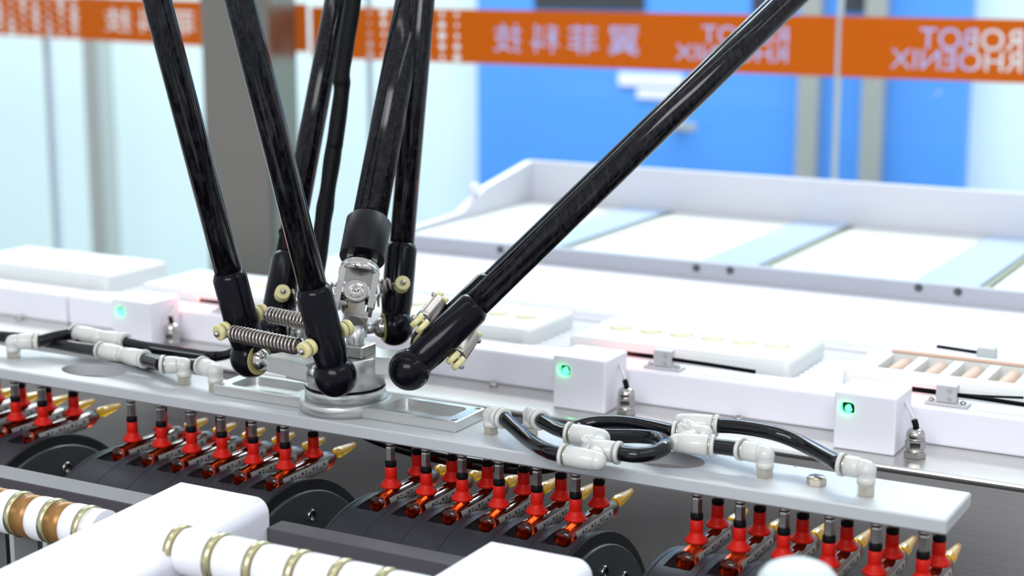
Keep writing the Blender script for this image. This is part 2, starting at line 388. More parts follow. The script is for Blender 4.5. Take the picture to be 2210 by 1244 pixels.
# bearing blocks and shaft for drums
sh=thing('drum_shaft',(-.5,.68,.86),'steel shaft carrying the charcoal drums','shaft')
ends=[-1.02]
for g in G0: ends+=[g-PITCH/2-.006,g+5.5*PITCH+.0043]
ends+=[.06]
for k in range(0,len(ends),2): MB().cyl((ends[k],.68,.887),(ends[k+1],.68,.887),.012,n=24).build('shaft_journal',M_steel,sh)
for x in(-1.05,.06): MB().rbox((x,.655,.796),(x+.03,.705,.91),.004).build('bearing_block',M_alud,sh)
d_names=['first charcoal drum, cut off at the left edge under the bar','second charcoal drum from the left, between the white bracket and the bar','third charcoal drum, in the middle under the coiled hoses','fourth charcoal drum, at the lower right below the bar end']
drum=None
for gi,g in enumerate(G0):
    if gi==0:
        drum=thing('indexing_drum',(g,.68,.887),d_names[0],'drum','charcoal drums on one shaft')
        xl=g-PITCH/2; xr=g+5.5*PITCH
        s0=drum_segment(drum,g,0)
        for k in range(1,6):
            c=s0.copy(); COL.objects.link(c); c.parent=drum; c.location=s0.location+V((PITCH*k,0,0))
        MB().lathe([(0,.066),(.0035,.0752),(.0058,.0755)],(xl-.0058,.68,.887),(1,0,0),96).build('drum_flange',M_drum,drum)
        MB().lathe([(0,.0755),(.0004,.0760),(.0018,.0760),(.002,.0755)],(xr,.68,.887),(1,0,0),96).build('end_ring',M_ring,drum)
        ed=MB().lathe([(0,.0700),(.0016,.0700),(.0021,.0693)],(xr+.002,.68,.887),(1,0,0),96).build('end_disc',M_disc,drum)
        for a in(78,106,134,52,30,0,180,-60,-120):
            a=math.radians(a); p=V((xr+.0041,.68+.0565*math.cos(a),.887+.0565*math.sin(a)))
            mb=MB().lathe([(0,.0036),(.0012,.0034),(.0016,.0026),(.0007,.0022),(.0007,.0001)],p-V((.0003,0,0)),(1,0,0),18)
            mb.build('disc_screw',M_steel,ed)
    else:
        d=copy_tree(drum); d.location=(g,.68,.887); d['label']=d_names[gi]
# ---- ampoules
amp=thing('ampoule',(0,0,0),'x','ampoule','amber ampoules under the red suction cups')
AZ=.9612
MB().lathe([(0,.0006),(.0004,.0032),(.0016,.0048),(.003,.0052),(.050,.0052),(.054,.0046),(.057,.0034),(.0585,.0027)],(0,.6755,AZ),(0,1,0),24).build('body',M_amber,amp)
MB().lathe([(.0585,.0027),(.060,.0026),(.062,.0033),(.066,.0030),(.074,.0021),(.079,.0017),(.0805,.0004)],(0,.6755,AZ),(0,1,0.02),20).build('tip',M_ambert,amp)
lm=MB(); vs=[];fs=[]
N=9
for j,y in enumerate((.681,.722)):
    for i in range(N):
        a=math.radians(-62+95*i/(N-1)); vs.append((.00535*math.cos(a),y,AZ+.00535*math.sin(a)))
for i in range(N-1): fs.append((i,i+1,N+i+1,N+i))
lm.add(vs,fs,True); lb=lm.build('label_sleeve',M_label,amp)
pm=MB()
for k in range(11):
    y=.684+.0033*k; h=.0009+.0006*((k*7)%3)
    a0=math.radians(-8+6*((k*5)%3)); 
    p=[(.00542*math.cos(a0+s),yy,AZ+.00542*math.sin(a0+s)) for yy in(y,y+.0018) for s in(0,h/.0054)]
    pm.add(p,[(0,1,3,2)])
pm.build('label_print',M_lblk,lb)
ordn=['first','second','third','fourth','fifth','sixth']; gn=['far left set','second set from left','set below the coiled hoses','right-hand set']
first=True
for gi,g in enumerate(G0):
    for k in range(6):
        a=amp if first else copy_tree(amp); first=False
        a.location=(g+PITCH*k,0,0)
        a['label']=f'amber ampoule with golden tip, {ordn[k]} from the left in the {gn[gi]}'
for o in [o for o in COL.objects if o.name.startswith('ampoule')]: # put origin at the ampoule itself
    pass
# ============================================================ MANIFOLD BAR
mf=thing('vacuum_manifold',(-.49,.7025,.993),'long silver aluminium vacuum bar carrying red suction cups and grey air fittings','gripper')
BT=1.0
bar=MB().rbox((-1.12,.681,.9932),(-.163,.7245,BT),.0008,1).build('manifold_plate',M_alu,mf)
h1=V((-.6635,.7035)); h2=V((-.3035,.7045))
def ell(x,y,a,b): return MB().prism([(x+a*math.cos(2*PI*k/64),y+b*math.sin(2*PI*k/64)) for k in range(64)],.98,1.02)
boolean(bar,[ell(h1.x,h1.y,.0215,.0135),ell(h2.x,h2.y,.0195,.0130),
   MB().cyl((-.245,.7225,.998),(-.245,.7225,1.02),.0009,n=12),MB().cyl((-.285,.7225,.998),(-.285,.7225,1.02),.0009,n=12)])
# suction cup
def make_cup(x,y):
    z=.9668
    c=MB().lathe([(0,.0040),(.0004,.0054),(.0014,.0056),(.0022,.0050),(.0042,.0034),(.0052,.0030),(.0054,.0030),(.0056,.0031),(.0112,.0031),(.0114,.0029)],(x,y,z),(0,0,1),24).build('suction_cup',M_red,mf,origin=(x,y,z))
    MB().lathe([(0,.0029),(.0003,.0030),(.0026,.0030),(.0029,.0028)],(x,y,z+.0114),(0,0,1),20).build('collar',M_rubber,c,origin=(x,y,z))
    mb=MB(); hexa(mb,(x,y,z+.0143),(x,y,z+.0222),.0026,.3); mb.lathe([(0,.0020),(.001,.0027),(.0016,.0027),(.0022,.0021),(.0042,.0021)],(x,y,z+.0222),(0,0,1),16)
    MB2=mb.build('stem',M_steel,c,origin=(x,y,z))
    return c
cup0=None
for gi,g in enumerate(G0):
    for k in range(6):
        for y in(.69,.715):
            if cup0 is None: cup0=make_cup(g,y)
            else:
                c=cup0.copy(); COL.objects.link(c); c.parent=mf; c.location=V((g+PITCH*k+(.0005 if y>.7 else 0),y,.9668))-WL(mf)
                for ch in cup0.children:
                    e=ch.copy(); COL.objects.link(e); e.parent=c
# mounting plate
HC=V((-.490,.7075))
mp_=MB().rbox((-.568,.6935,BT),(-.4137,.7238,BT+.006),.0006,1).build('mounting_plate',M_alud,mf)
boss=MB().lathe([(0,.0245),(.0058,.0245),(.0064,.0239)],(HC.x,HC.y,BT),(0,0,1),64)
def stadium(x0,x1,y0,y1,r,z0,z1):
    p=[]
    for cx,cy,a in((x1-r,y1-r,0),(x0+r,y1-r,90),(x0+r,y0+r,180),(x1-r,y0+r,270)):
        for k in range(7): t=math.radians(a+15*k); p.append((cx+r*math.cos(t),cy+r*math.sin(t)))
    return MB().prism(p,z0,z1)
boolean(mp_,[stadium(-.462,-.4205,.6975,.7195,.005,BT+.0022,BT+.02),stadium(-.5605,-.518,.6975,.7195,.005,BT+.0022,BT+.02),
  MB().cyl((-.4168,.6968,BT+.004),(-.4168,.6968,BT+.02),.0021,n=20),MB().cyl((-.4168,.7205,BT+.004),(-.4168,.7205,BT+.02),.0021,n=20),
  MB().cyl((-.5645,.7205,BT+.004),(-.5645,.7205,BT+.02),.0021,n=20),MB().cyl((-.5645,.6968,BT+.004),(-.5645,.6968,BT+.02),.0021,n=20)])
for (x,y) in((-.4168,.6968),(-.4168,.7205),(-.5645,.7205),(-.5645,.6968)):
    MB().lathe([(0,.0019),(.0014,.0019),(.0016,.0016),(.0006,.0009),(.0006,.0001)],(x,y,BT+.004),(0,0,1),18).build('socket_screw',M_steel,mp_)
boss.build('mounting_boss',M_alud,mf)
# ---- fittings
FZ=BT+.0106
def base(mb,x,y): pass
def elbow(bu,bv,mu_,mv,zc,base=True):
    """elbow standing where its thread meets the bar, mouth towards the second point"""
    q=Pz(bu,bv,BT); x,y=q.x,q.y; zc=BT+zc; m=Pz(mu_,mv,zc); d=(m-V((x,y,zc))); ln=max(.009,d.length-.0022); d.normalize(); o0=V((x,y,BT))
    b=MB(); p=V((x,y,zc)); hb=.0036+(zc-BT-.0095)*.7
    b.lathe([(0,.0041),(zc-BT-hb-.003,.0041)],(x,y,BT+hb),(0,0,1),24)
    b.tube([V((x,y,zc-.0032)),V((x,y,zc-.0012)),p+d*.0012+V((0,0,.0002)),p+d*.0035],.0041,n=20,sub=5)
    b.sphere(p+V((0,0,-.0003)),.0044,n=20)
    b.lathe([(0,.0041),(.0012,.0047),(max(.003,ln-.0055),.0049),(max(.0035,ln-.005),.0044)],p+d*.0028,d,28)
    e=b.build('elbow_fitting',M_fit,mf,origin=o0)
    t=MB(); hexa(t,(x,y,BT),(x,y,BT+hb),.0040,.2); t.build('threaded_base',M_nickel,e)
    MB().lathe([(0,.0042),(.0010,.0042)],p+d*(ln-.0022),d,28).build('collar_ring',M_nickel,e)
    MB().lathe([(.0003,.0050),(0,.0054),(.0018,.0054),(.0022,.0050),(.0022,.0038)],p+d*(ln-.0012),d,28).build('release_collar',M_fit,e)
    return p+d*(ln+.001)
def barrel(b,e_list,P,d,ln):  # barrel from P along d, returns mouth
    b.lathe([(0,.0036),(.0010,.0046),(.0055,.0048),(.0062,.0050),(ln-.0028,.0050),(ln-.0022,.0044)],P,d,28)
    e_list.append((P+d*ln,d))
def finish(b,name,ends,origin):
    e=b.build(name,M_fit,mf,origin=origin)
    for p,d in ends:
        MB().lathe([(0,.0042),(.0012,.0042)],p-d*.0024,d,28).build('collar_ring',M_nickel,e)
        MB().lathe([(.0003,.0050),(0,.0055),(.0016,.0055),(.0019,.0050),(.0019,.0038)],p-d*.0013,d,28).build('release_collar',M_fit,e)
    return e
def yfit(name,A,B,C_,pin=True):
    """Y union: A,B the two parallel mouths, C_ the single mouth (world points)"""
    A=V(A);B=V(B);C_=V(C_); mid=(A+B)/2; d=(mid-C_); L=d.length; d.normalize()
    b=MB(); ends=[]
    for P in(A,B):
        st=P-d*.0175; b.sphere(st,.0044,n=20); barrel(b,ends,st,d,.0175)
        b.cyl(st,C_+d*.012,.0038,n=16)
    c0=C_+d*.0145; barrel(b,ends,c0,-d,.0145); b.sphere(c0,.0046,n=20)
    e=finish(b,name,ends,mid)
    if pin:
        q=(mid-d*.0125); up=V((0,0,1))
        MB().lathe([(0,.0022),(.0068,.0022),(.0068,.0012),(.004,.0012),(.004,.0001)],q,(-.12,-.55,1),18).build('mounting_eye',M_fit,e)
    return ends
def at(u,v,z=FZ): return Pz(u,v,z)
m1=elbow(30,773,88,737,.0100)
m2=elbow(399,830,343,787,.0112)
m3=elbow(466,846,433,788,.0118)
m4=elbow(1060,936,1088,904,.0098)
m5=elbow(1146,938,1170,909,.0105)
m6=elbow(1650,1030,1590,968,.0108)
m7=elbow(1868,1070,1807,1001,.0122)
eY2=yfit('y_fitting',at(1226,935,FZ+.001),at(1214,983),at(1336,978))
eY3=yfit('y_fitting',at(1548,919,FZ+.002),at(1540,963),at(1455,933,FZ+.001))
# left pair: straight unions
def union(A,B,name='straight_fitting'):
    A=V(A);B=V(B); d=(B-A).normalized(); b=MB(); ends=[]; mid=(A+B)/2
    barrel(b,ends,mid-d*.001,-d,(A-mid).length); barrel(b,ends,mid+d*.001,d,(B-mid).length)
    b.cyl(mid-d*.002,mid+d*.002,.0040,n=20); finish(b,name,ends,mid); 
union(at(163,719,FZ+.002),at(268,738,FZ+.002)); union(at(220,757,FZ-.001),at(310,775,FZ-.001))
mb=MB().sphere(at(214,730,FZ+.002),.0052,n=20); mb.build('y_body',M_fit,mf)
def hose(pts,r=.0036,lab=None):
    o=MB().tube(pts,r,n=16,sub=8).build('air_hose',M_hose,mf,origin=pts[0]); return o
hz=FZ
hose([m1,(m1+at(163,719,hz+.002))/2+V((0,0,.0005)),at(163,719,hz+.002)])
hose([V((-1.05,.718,hz)),at(-80,712,hz),at(-10,725,hz),at(50,731,hz-.001),at(110,740,hz-.003),at(165,750,hz-.003),at(220,757,hz-.001)])
hose([at(160,742,hz-.003),at(190,752,hz-.006),at(230,765,hz-.008),at(270,775,hz-.009),at(330,786,hz-.006),at(385,787,hz-.002),m3])
hose([at(268,738,hz+.002),at(320,750,hz),at(400,763,hz-.003),at(460,769,hz-.005),at(505,760,hz-.005),at(560,748,hz-.003),at(640,745,hz-.004)],.0034)
hose([at(310,775,hz-.001),(at(310,775,hz-.001)+m2)/2,m2])
hose([m4,at(1112,925,hz-.002),at(1150,957,hz-.003),at(1185,975,hz-.001),at(1214,983,hz)])
hose([m5,(m5+at(1226,935,hz+.001))/2+V((0,0,-.0006)),at(1226,935,hz+.001)])
hose([at(1336,978,hz),at(1372,983,hz),at(1412,978,hz),at(1436,962,hz+.001),at(1424,948,hz-.001),at(1380,942,hz-.003),at(1310,941,hz-.005),at(1262,934,hz-.006),at(1246,923,hz-.005),at(1285,913,hz-.003),at(1350,913,hz-.001),at(1410,923,hz),at(1455,933,hz+.001)])
hose([at(1548,919,hz+.002),at(1600,922,hz+.004),at(1670,935,hz+.005),at(1730,958,hz+.002),m7])
hose([at(1540,963,hz),(at(1540,963,hz)+m6)/2,m6])
mb=MB(); hexa(mb,(-.2278,.7020,BT),(-.2278,.7020,BT+.0032),.0046,.4); mb.lathe([(0,.0040),(.0006,.0038),(.0006,.0001)],(-.2278,.7020,BT+.0032),(0,0,1),20); mb.build('hex_plug',M_nickel,mf)
# hose drooping below the bar
MB().tube([V((-.505,.73,.985)),V((-.485,.728,.978)),V((-.44,.726,.974)),V((-.39,.726,.976)),V((-.36,.728,.985))],.0034,n=14,sub=8).build('air_hose',M_hose,mf)
# ============================================================ DELTA ROBOT
rb=thing('delta_robot',(HC.x,HC.y,BT+.006),'black carbon fibre delta robot with paired rods meeting above the silver bar','robot')
ZB=1.030
hub=MB().lathe([(.0004,.0215),(.0058,.0215),(.0062,.0211)],(HC.x,HC.y,BT+.006),(0,0,1),64)
hub.lathe([(.0072,.0208),(.0076,.0212),(.0234,.0212),(.0240,.0206)],(HC.x,HC.y,BT+.006),(0,0,1),64)
hubo=hub.build('hub',M_alud,rb)
MB().lathe([(.0060,.0205),(.0062,.0214),(.0070,.0214),(.0072,.0205)],(HC.x,HC.y,BT+.006),(0,0,1),64).build('seal_ring',M_rubber,hubo)
def helix(A,B,r,wire,turns,n=12):
    A=V(A);B=V(B);d=(B-A);L=d.length;d.normalize();u=d.orthogonal().normalized();w=d.cross(u); pts=[]
    e=.0042
    N=turns*n
    pts.append(A); 
    for i in range(N+1):
        t=i/N; a=2*PI*turns*t; rr=r*min(1,.25+min(t,1-t)*turns*.9)
        pts.append(A+d*(e+(L-2*e)*t)+(u*math.cos(a)+w*math.sin(a))*rr)
    pts.append(B)
    return MB().tube(pts,wire,n=6,sub=1)
def rod(P,T,ax,side,pinn):
    d=(T-P).normalized(); Lfull=(T-P).length
    tube=MB().cyl(P+d*.030,P+d*(Lfull+.16),.0071,n=40)
    tb_=tube.build('arm_rod',M_carbon,rb,origin=P)
    b=MB().sphere(P,.0108,ax,-1,.60,n=40,m=20)
    b.lathe([(0,.0078),(.010,.0084),(.014,.0089),(.0445,.0089),(.0475,.0076),(.0478,.0070)],P,d,40)
    e=b.build('rod_end',M_black,tb_)
    MB().lathe([(0,.0078),(.0008,.0084),(.0014,.0080),(.0009,.0068)],P+ax*.0058,ax,32).build('socket_liner',mat('olive socket liner',(.34,.31,.11),.4),tb_)
    MB().sphere(P+ax*.0068,.0060,n=24).build('ball_stud',M_chrome,tb_)
    pc=P+d*.0200
    pm=MB().cyl(pc-pinn*.0172,pc+pinn*.0172,.0014,n=12).sphere(pc-pinn*.0172,.0017,n=12,m=8).sphere(pc+pinn*.0172,.0017,n=12,m=8)
    pm.build('spring_pin',M_steel,tb_)
    for s in(-1,1):
        for t in(.0096,.0136):
            MB().lathe([(0,.0036),(.0004,.0042),(.0026,.0042),(.0030,.0036)],pc+pinn*(s*t),pinn*s,24).build('spring_roller',M_cream,tb_)
    return pc,d
def pair(P1,T1,P2,T2):
    ax=(P2-P1).normalized(); d1=(T1-P1).normalized(); n=ax.cross(d1).normalized()
    if n.dot(FW)>0: n=-n
    a,_=rod(P1,T1,ax,1,n); b,_=rod(P2,T2,-ax,-1,n)
    for s in(-1,1):
        A=a+n*(s*.0131);B=b+n*(s*.0131)
        helix(A+ax*.001,B-ax*.001,.0037,.00078,20).build('spring',M_spring,rb,origin=A)
    mid=(P1+P2)/2
    br=MB(); A=P1+ax*.0115;B=P2-ax*.0115
    br.cyl(P1+ax*.008,P2-ax*.008,.0023,n=20)
    br.cyl(P1+ax*.0125,P1+ax*.0165,.0032,n=20); br.cyl(P2-ax*.0165,P2-ax*.0125,.0032,n=20)
    out=V((mid.x-HC.x,mid.y-HC.y,0)).normalized(); zz=V((0,0,1))
    br.obox(mid,ax*((P2-P1).length/2-.0165),out*.0042,zz*.0042)
    br.obox((mid+V((HC.x,HC.y,ZB-.002)))/2-V((0,0,.003)),ax*.009,out*((mid-V((HC.x,HC.y,ZB))).length/2-.004),zz*.0045)
    br.build('joint_bar',M_alud,hubo)
PL1=Pz(541,772,ZB); PL2=Pz(724,812,ZB)
D2=(PL2-CP).dot(FW); D1=(PL1-CP).dot(FW)
TL2=Pd(518,0,D2*.935); off=PL1-PL2; TL1=TL2+off
TL1=Pd(339,0,(TL1-CP).dot(FW))
pair(PL1,TL1,PL2,TL2)
PR1=Pz(884,798,ZB); PR2=Pz(928,742,ZB)
Dr=(PR1-CP).dot(FW); TR1=Pd(1705,0,Dr*1.03); TR2=TR1+(PR2-PR1)
pair(PR1,TR1,PR2,TR2)
PB1=Pz(590,722,ZB); PB2=Pz(852,706,ZB)
Db=(PB1-CP).dot(FW); TB1=Pd(726,0,Db*1.08); TB2=Pd(912,0,(PB2-CP).dot(FW)*1.02)
pair(PB1,TB1,PB2,TB2)
# small black retaining band on the back left rod
dB=(TB1-PB1).normalized(); MB().lathe([(0,.0072),(.0002,.0080),(.0012,.0080),(.0014,.0072)],PB1+dB*.060,dB,32).build('rod_band',M_rubber,rb)
# ---- universal joint and shaft
J=Pd(765,645,.868); TS=Pd(887,0,.975); sd=(TS-J).normalized()
toc=(CP-J).normalized(); e1=sd.cross(toc).normalized(); 
if e1.dot(RT)<0: e1=-e1
e2=e1.cross(sd).normalized()
if e2.dot(toc)<0: e2=-e2
shf=MB().cyl(J+sd*.045,J+sd*.36,.0093,n=40).build('drive_shaft',M_carbon,rb,origin=J+sd*.03)
sc=MB().lathe([(0,.0118),(.0008,.0122),(.0235,.0122),(.0255,.0105),(.0258,.0093)],J+sd*.0245,sd,40).build('shaft_cap',M_blackmat,shf)
MB().cyl(J+sd*.019,J+sd*.030,.0055,n=24).build('shaft_neck',M_blackmat,shf)
# upper yoke
uj=MB()
# bridge ring of the yoke
uj.lathe([(.0130,.0095),(.0140,.0108),(.0168,.0108),(.0175,.0100),(.0185,.0104),(.0205,.0096),(.0212,.0080)],J,sd,40)
ujo=uj.build('universal_joint',M_chrome,rb,origin=J)
for s in(-1,1):
    prof=[(-.0052,-.0065),(.0052,-.0065),(.0060,-.002),(.0058,.006),(.0066,.0145),(-.0066,.0145),(-.0058,.006),(-.0060,-.002)]
    Mx=Matrix((( e2.x,sd.x,(e1*s).x,J.x),(e2.y,sd.y,(e1*s).y,J.y),(e2.z,sd.z,(e1*s).z,J.z),(0,0,0,1)))
    MB().prism(prof,.0072,.0104,Mx).build('yoke_arm',M_chrome,ujo)
    MB().cyl(J+e1*(s*.0100),J+e1*(s*.0112),.0044,n=28,ch=.0004).build('bearing_cap',M_chrome,ujo)
    # prongs above ring
    MB().obox(J+sd*.0235+e1*(s*.0065),e1*.0016,e2*.003,sd*.0040).build('yoke_prong',M_alud,ujo)
MB().cyl(J-e1*.0105,J+e1*.0105,.0022,n=20).cyl(J-e2*.0085,J+e2*.0085,.0022,n=20).sphere(J,.0045,n=20).build('cross_pin',M_chrome,ujo)
# lower yoke, bosses facing the camera and away
ly=MB()
for s in(-1,1):
    ly.cyl(J+e2*(s*.0062),J+e2*(s*.0092),.0066,n=36,ch=.0005)
    ly.obox(J+e2*(s*.0077)-V((0,0,.0065)),e1*.0045,e2*.0015,V((0,0,.0062)))
ly.obox(J-V((0,0,.0122)),e1*.006,e2*.0088,V((0,0,.0018)))
lo=ly.build('lower_yoke',M_steel,ujo)
fc=J+e2*.0092
MB().lathe([(0,.0042),(.0003,.0044),(.0003,.0040),(.00005,.0038),(.0001,.0016),(.0010,.0013),(.0014,.0003)],fc,e2,28).build('bearing_cap',M_chrome,lo)
# pedestal under joint
pj0=V((J.x,J.y,ZB)); 
MB().cyl((J.x,J.y,1.0295),(J.x,J.y,J.z-.0135),.0048,n=28).build('joint_pedestal',M_alud,hubo)
MB().rbox((J.x-.0085,J.y-.007,1.0302),(J.x+.0085,J.y+.007,1.0365),.0006,1).build('joint_block',M_steel,hubo)
# cable sleeve
cs=[Pd(772,-260,.97),Pd(768,-100,.965),Pd(762,0,.96),Pd(748,90,.955),Pd(738,160,.95),Pd(737,200,.95),Pd(724,300,.945),Pd(719,330,.945),Pd(706,420,.94),Pd(697,480,.935),Pd(690,540,.93),Pd(680,610,.92),Pd(672,690,.91),Pd(690,745,.90)]
MB().tube(cs,.005,n=12,sub=16,rf=lambda t:.0048+.00035*math.sin(t*60)*(.4+.6*math.sin(t*23))).build('cable_sleeve',M_rubber,rb,origin=cs[0])
# ============================================================ FOREGROUND
def bracket(x0,x1,label,shear=0):
    t=thing('white_bracket',((x0+x1)/2,.54,.86),label,'bracket','white brackets in front of the drums')
    mb=MB().rbox((x0,.40,.90),(x1,.602,.985),.0001,1)
    o=mb.build('bracket_body',M_white,t)
    bm=bmesh.new(); bm.from_mesh(o.data)
    top=[e for e in bm.edges if all(v.co.z>.08 for v in e.verts)]
    o.data.clear_geometry(); bm.free()
    bm=bmesh.new(); bmesh.ops.create_cube(bm,size=1)
    a=V((x0,.40,.7952));b=V((x1,.602,.985)); o0=WL(t)
    for v in bm.verts: v.co=V(((a.x+b.x)/2+v.co.x*(b.x-a.x),(a.y+b.y)/2+v.co.y*(b.y-a.y),(a.z+b.z)/2+v.co.z*(b.z-a.z)))-o0
    mx=x1-o0.x; tz=b.z-o0.z
    e1_=[e for e in bm.edges if all(abs(v.co.x-mx)<1e-6 and abs(v.co.z-tz)<1e-6 for v in e.verts)]
    bmesh.ops.bevel(bm,geom=e1_,offset=.0075,segments=8,affect='EDGES',profile=.5)
    rest=[e for e in bm.edges if e.is_manifold and e.calc_face_angle(0)>.9]
    bmesh.ops.bevel(bm,geom=rest,offset=.0012,segments=2,affect='EDGES',profile=.5)
    for v in bm.verts: v.co.x+=shear*(.601-(v.co.y+o0.y))
    bm.to_mesh(o.data); bm.free()
    for p in o.data.polygons: p.use_smooth=False
    return t
X0,X1=-.5150,-.4614
bA=bracket(X0,X1,'thick white plastic bracket with rounded edge in front of the second drum',.078)
bB=bracket(-.3415,-.2915,'thick white plastic bracket at the bottom middle, in front of the third drum')
def guide(x0,x1,label):
    t=thing('guide_bar',((x0+x1)/2,.6,.95),label,'bar','dark guide bars between the white brackets')
    MB().rbox((x0,.594 if x0<-.6 else .6045-.006,.9555),(x1,.6105,.9715),.0004,1).build('bar',M_bar,t)
    return t
guide(-1.15,X0-.0003,'long dark grey guide bar on the left, ahead of the drums')
guide(X1+.0003,-.3418,'dark grey guide bar between the two white brackets')
guide(-.2912,.1,'dark grey guide bar right of the second white bracket, mostly out of frame')
# spacer rollers
RY,RZ,RR=.5345,.9818,.0106
def rollers(x0,x1,label,brown,RY=RY,RZ=RZ):
    t=thing('spacer_roller',(x0,RY,RZ),label,'roller','white spacer rollers')
    MB().cyl((x0,RY,RZ),(x1,RY,RZ),.005,n=20).build('axle',M_steel,t)
    n=int(round((x1-x0)/PITCH)); first=None
    xs=[x1-.0124-PITCH*k for k in range(n)] if brown else [x0+.0026+PITCH*k for k in range(n)]
    for xi,x in enumerate(xs):
        ring=MB().lathe([(-.0017,RR*.94),(-.0014,RR+.0004),(.0014,RR+.0004),(.0017,RR*.94)],(x,RY,RZ),(1,0,0),48).build('brass_ring',M_brass,t,origin=(x,RY,RZ))
        MB().box((x-.0014,RY-.0075,.7952),(x+.0014,RY+.0075,RZ-.004)).build('hanger_plate',M_post,ring)
        if brown and xi==0:
            MB().lathe([(.0018,RR*.97),(.0098,RR*.97)],(x,RY,RZ),(1,0,0),48).build('roller_sleeve',M_whiteb,t,origin=(x,RY,RZ)); continue
        if brown:
            MB().lathe([(.0018,RR*.97),(.0112,RR*.97)],(x,RY,RZ),(1,0,0),48).build('bushing',M_copper,t,origin=(x,RY,RZ))
            MB().lathe([(.0095,RR*.80),(.0108,RR*.97),(.0125,RR),(.0192,RR),(.0196,RR*.9)],(x,RY,RZ),(1,0,0),48).build('roller_sleeve',M_whiteb,t,origin=(x,RY,RZ))
        else:
            MB().lathe([(.0020,RR*.80),(.0026,RR*.93),(.0040,RR*.99),(.0055,RR),(.0188,RR),(.0192,RR*.95)],(x,RY,RZ),(1,0,0),48).build('roller_sleeve',M_whiteb,t,origin=(x,RY,RZ))
    return t
rollers(X1,-.3415,'row of white roller sleeves with brass rings between the white brackets',False)
rollers(X0-PITCH*9,X0,'row of white sleeves and brown bushings with brass rings at the lower left',True,.551,.9745)
# pale post at the lower edge
pp=Pd(1722,1262,.60)
kp=thing('round_post',(pp.x,pp.y,.797),'blurred pale grey round post at the lower right edge','post')
MB().lathe([(0,.0150),(pp.z-.795-.004+.004,.0150),(pp.z-.795+.003,.0142),(pp.z-.795+.0062,.0115),(pp.z-.795+.0085,.0065),(pp.z-.795+.0092,.0004)],(pp.x,pp.y,.795),(0,0,1),48).build('post_body',mat('pale grey plastic',(.62,.70,.68),.35,coat=.3),kp)
# ============================================================ TABLE TOP ITEMS
ZR=.9915
rl=thing('guide_rail',(-.5,.9,ZT),'long white plastic guide rail on the steel table behind the bar','rail')
rail_j=-.868
MB().rbox((-1.5,.889,ZT),(-.8625,.915,ZR),.0015,2).build('rail_section',M_white,rl)
MB().rbox((-.8605,.889,ZT),(.45,.915,ZR),.0015,2).build('rail_section',M_white,rl)
def dome_screw(x,y,z,r,name,parent,m=M_steel,d=(0,0,1)):
    return MB().lathe([(0,r),(r*.35,r),(r*.8,r*.75),(r*.9,r*.4),(r*.5,r*.35),(r*.5,.0001)],(x,y,z),d,18).build(name,m,parent)
for n,(x,y) in enumerate(((-.4994,.8840),(-.3354,.8845),(-.905,.8845),(-.66,.8840))):
    t=thing('table_screw',(x,y,ZT),['small steel screw on the table before the white rail, right of the robot','small steel screw on the table between the two right sensor boxes','small steel screw at the rail foot on the far left','small steel screw on the table behind the robot rods'][n],'screw','screws along the rail foot')
    dome_screw(x,y,ZT,.0029,'screw_head',t)
# sensor boxes
def make_box():
    t=thing('sensor_box',(0,.857,ZT),'x','sensor','white sensor boxes')
    W=.0345
    h=MB().rbox((-W/2,.857,ZT),(W/2,.8885,ZT+.0325),.0013,3).build('housing',M_white,t)
    wx=-W/2+.0075; wz=ZT+.0235
    boolean(h,[stadium(wx-.0042,wx+.0042,-.003,.003,.0024,-.006,.002)if False else MB().prism([( .0042*sx_*(1 if k in(0,) else 1),0) for sx_ in(1,) for k in(0,)]+[(0,0),(0,0)],0,0.0001) ]) if False else None
    p=[]
    for cx,cz,a in((.0016,.0010,0),(-.0016,.0010,90),(-.0016,-.0010,180),(.0016,-.0010,270)):
        for k in range(5): tt=math.radians(a+22.5*k); p.append((cx+.0024*math.cos(tt),cz+.0024*math.sin(tt)))
    Mw=Matrix(((1,0,0,wx),(0,0,1,.857),(0,1,0,wz),(0,0,0,1)))
    boolean(h,[MB().prism(p,-.002,.006,Mw)])
    MB().prism([(x*.98,y*.98) for x,y in p],.0045,.0058,Mw).build('window_back',M_rubber,h)
    MB().sphere((wx+.0000,.8598,wz-.0006),.0021,n=16,m=8).build('led',M_green,t)
    MB().cyl((wx+.0026,.8590,wz+.0006),(wx+.0026,.8614,wz+.0006),.0016,n=14).build('trim_knob',M_rubber,t)
    return t
blab=['white sensor box with green light left of the robot rods','white sensor box with green light behind the coiled hoses','white sensor box with green light at the right, largest of the three']
bx=None
BX=[-.7715,-.4260,-.2525]
for i,x in enumerate(BX):
    bx_=make_box() if i==0 else copy_tree(bx)
    if i==0: bx=bx_
    bx_.location=(x,.857,ZT); bx_['label']=blab[i]
    l=bpy.data.lights.new('led_light','POINT'); l.energy=.0010; l.color=(.1,1,.3); l.shadow_soft_size=.001
    lo_=bpy.data.objects.new('led_light',l); COL.objects.link(lo_); lo_.location=(x-.0345/2+.0062,.8555,ZT+.0235)
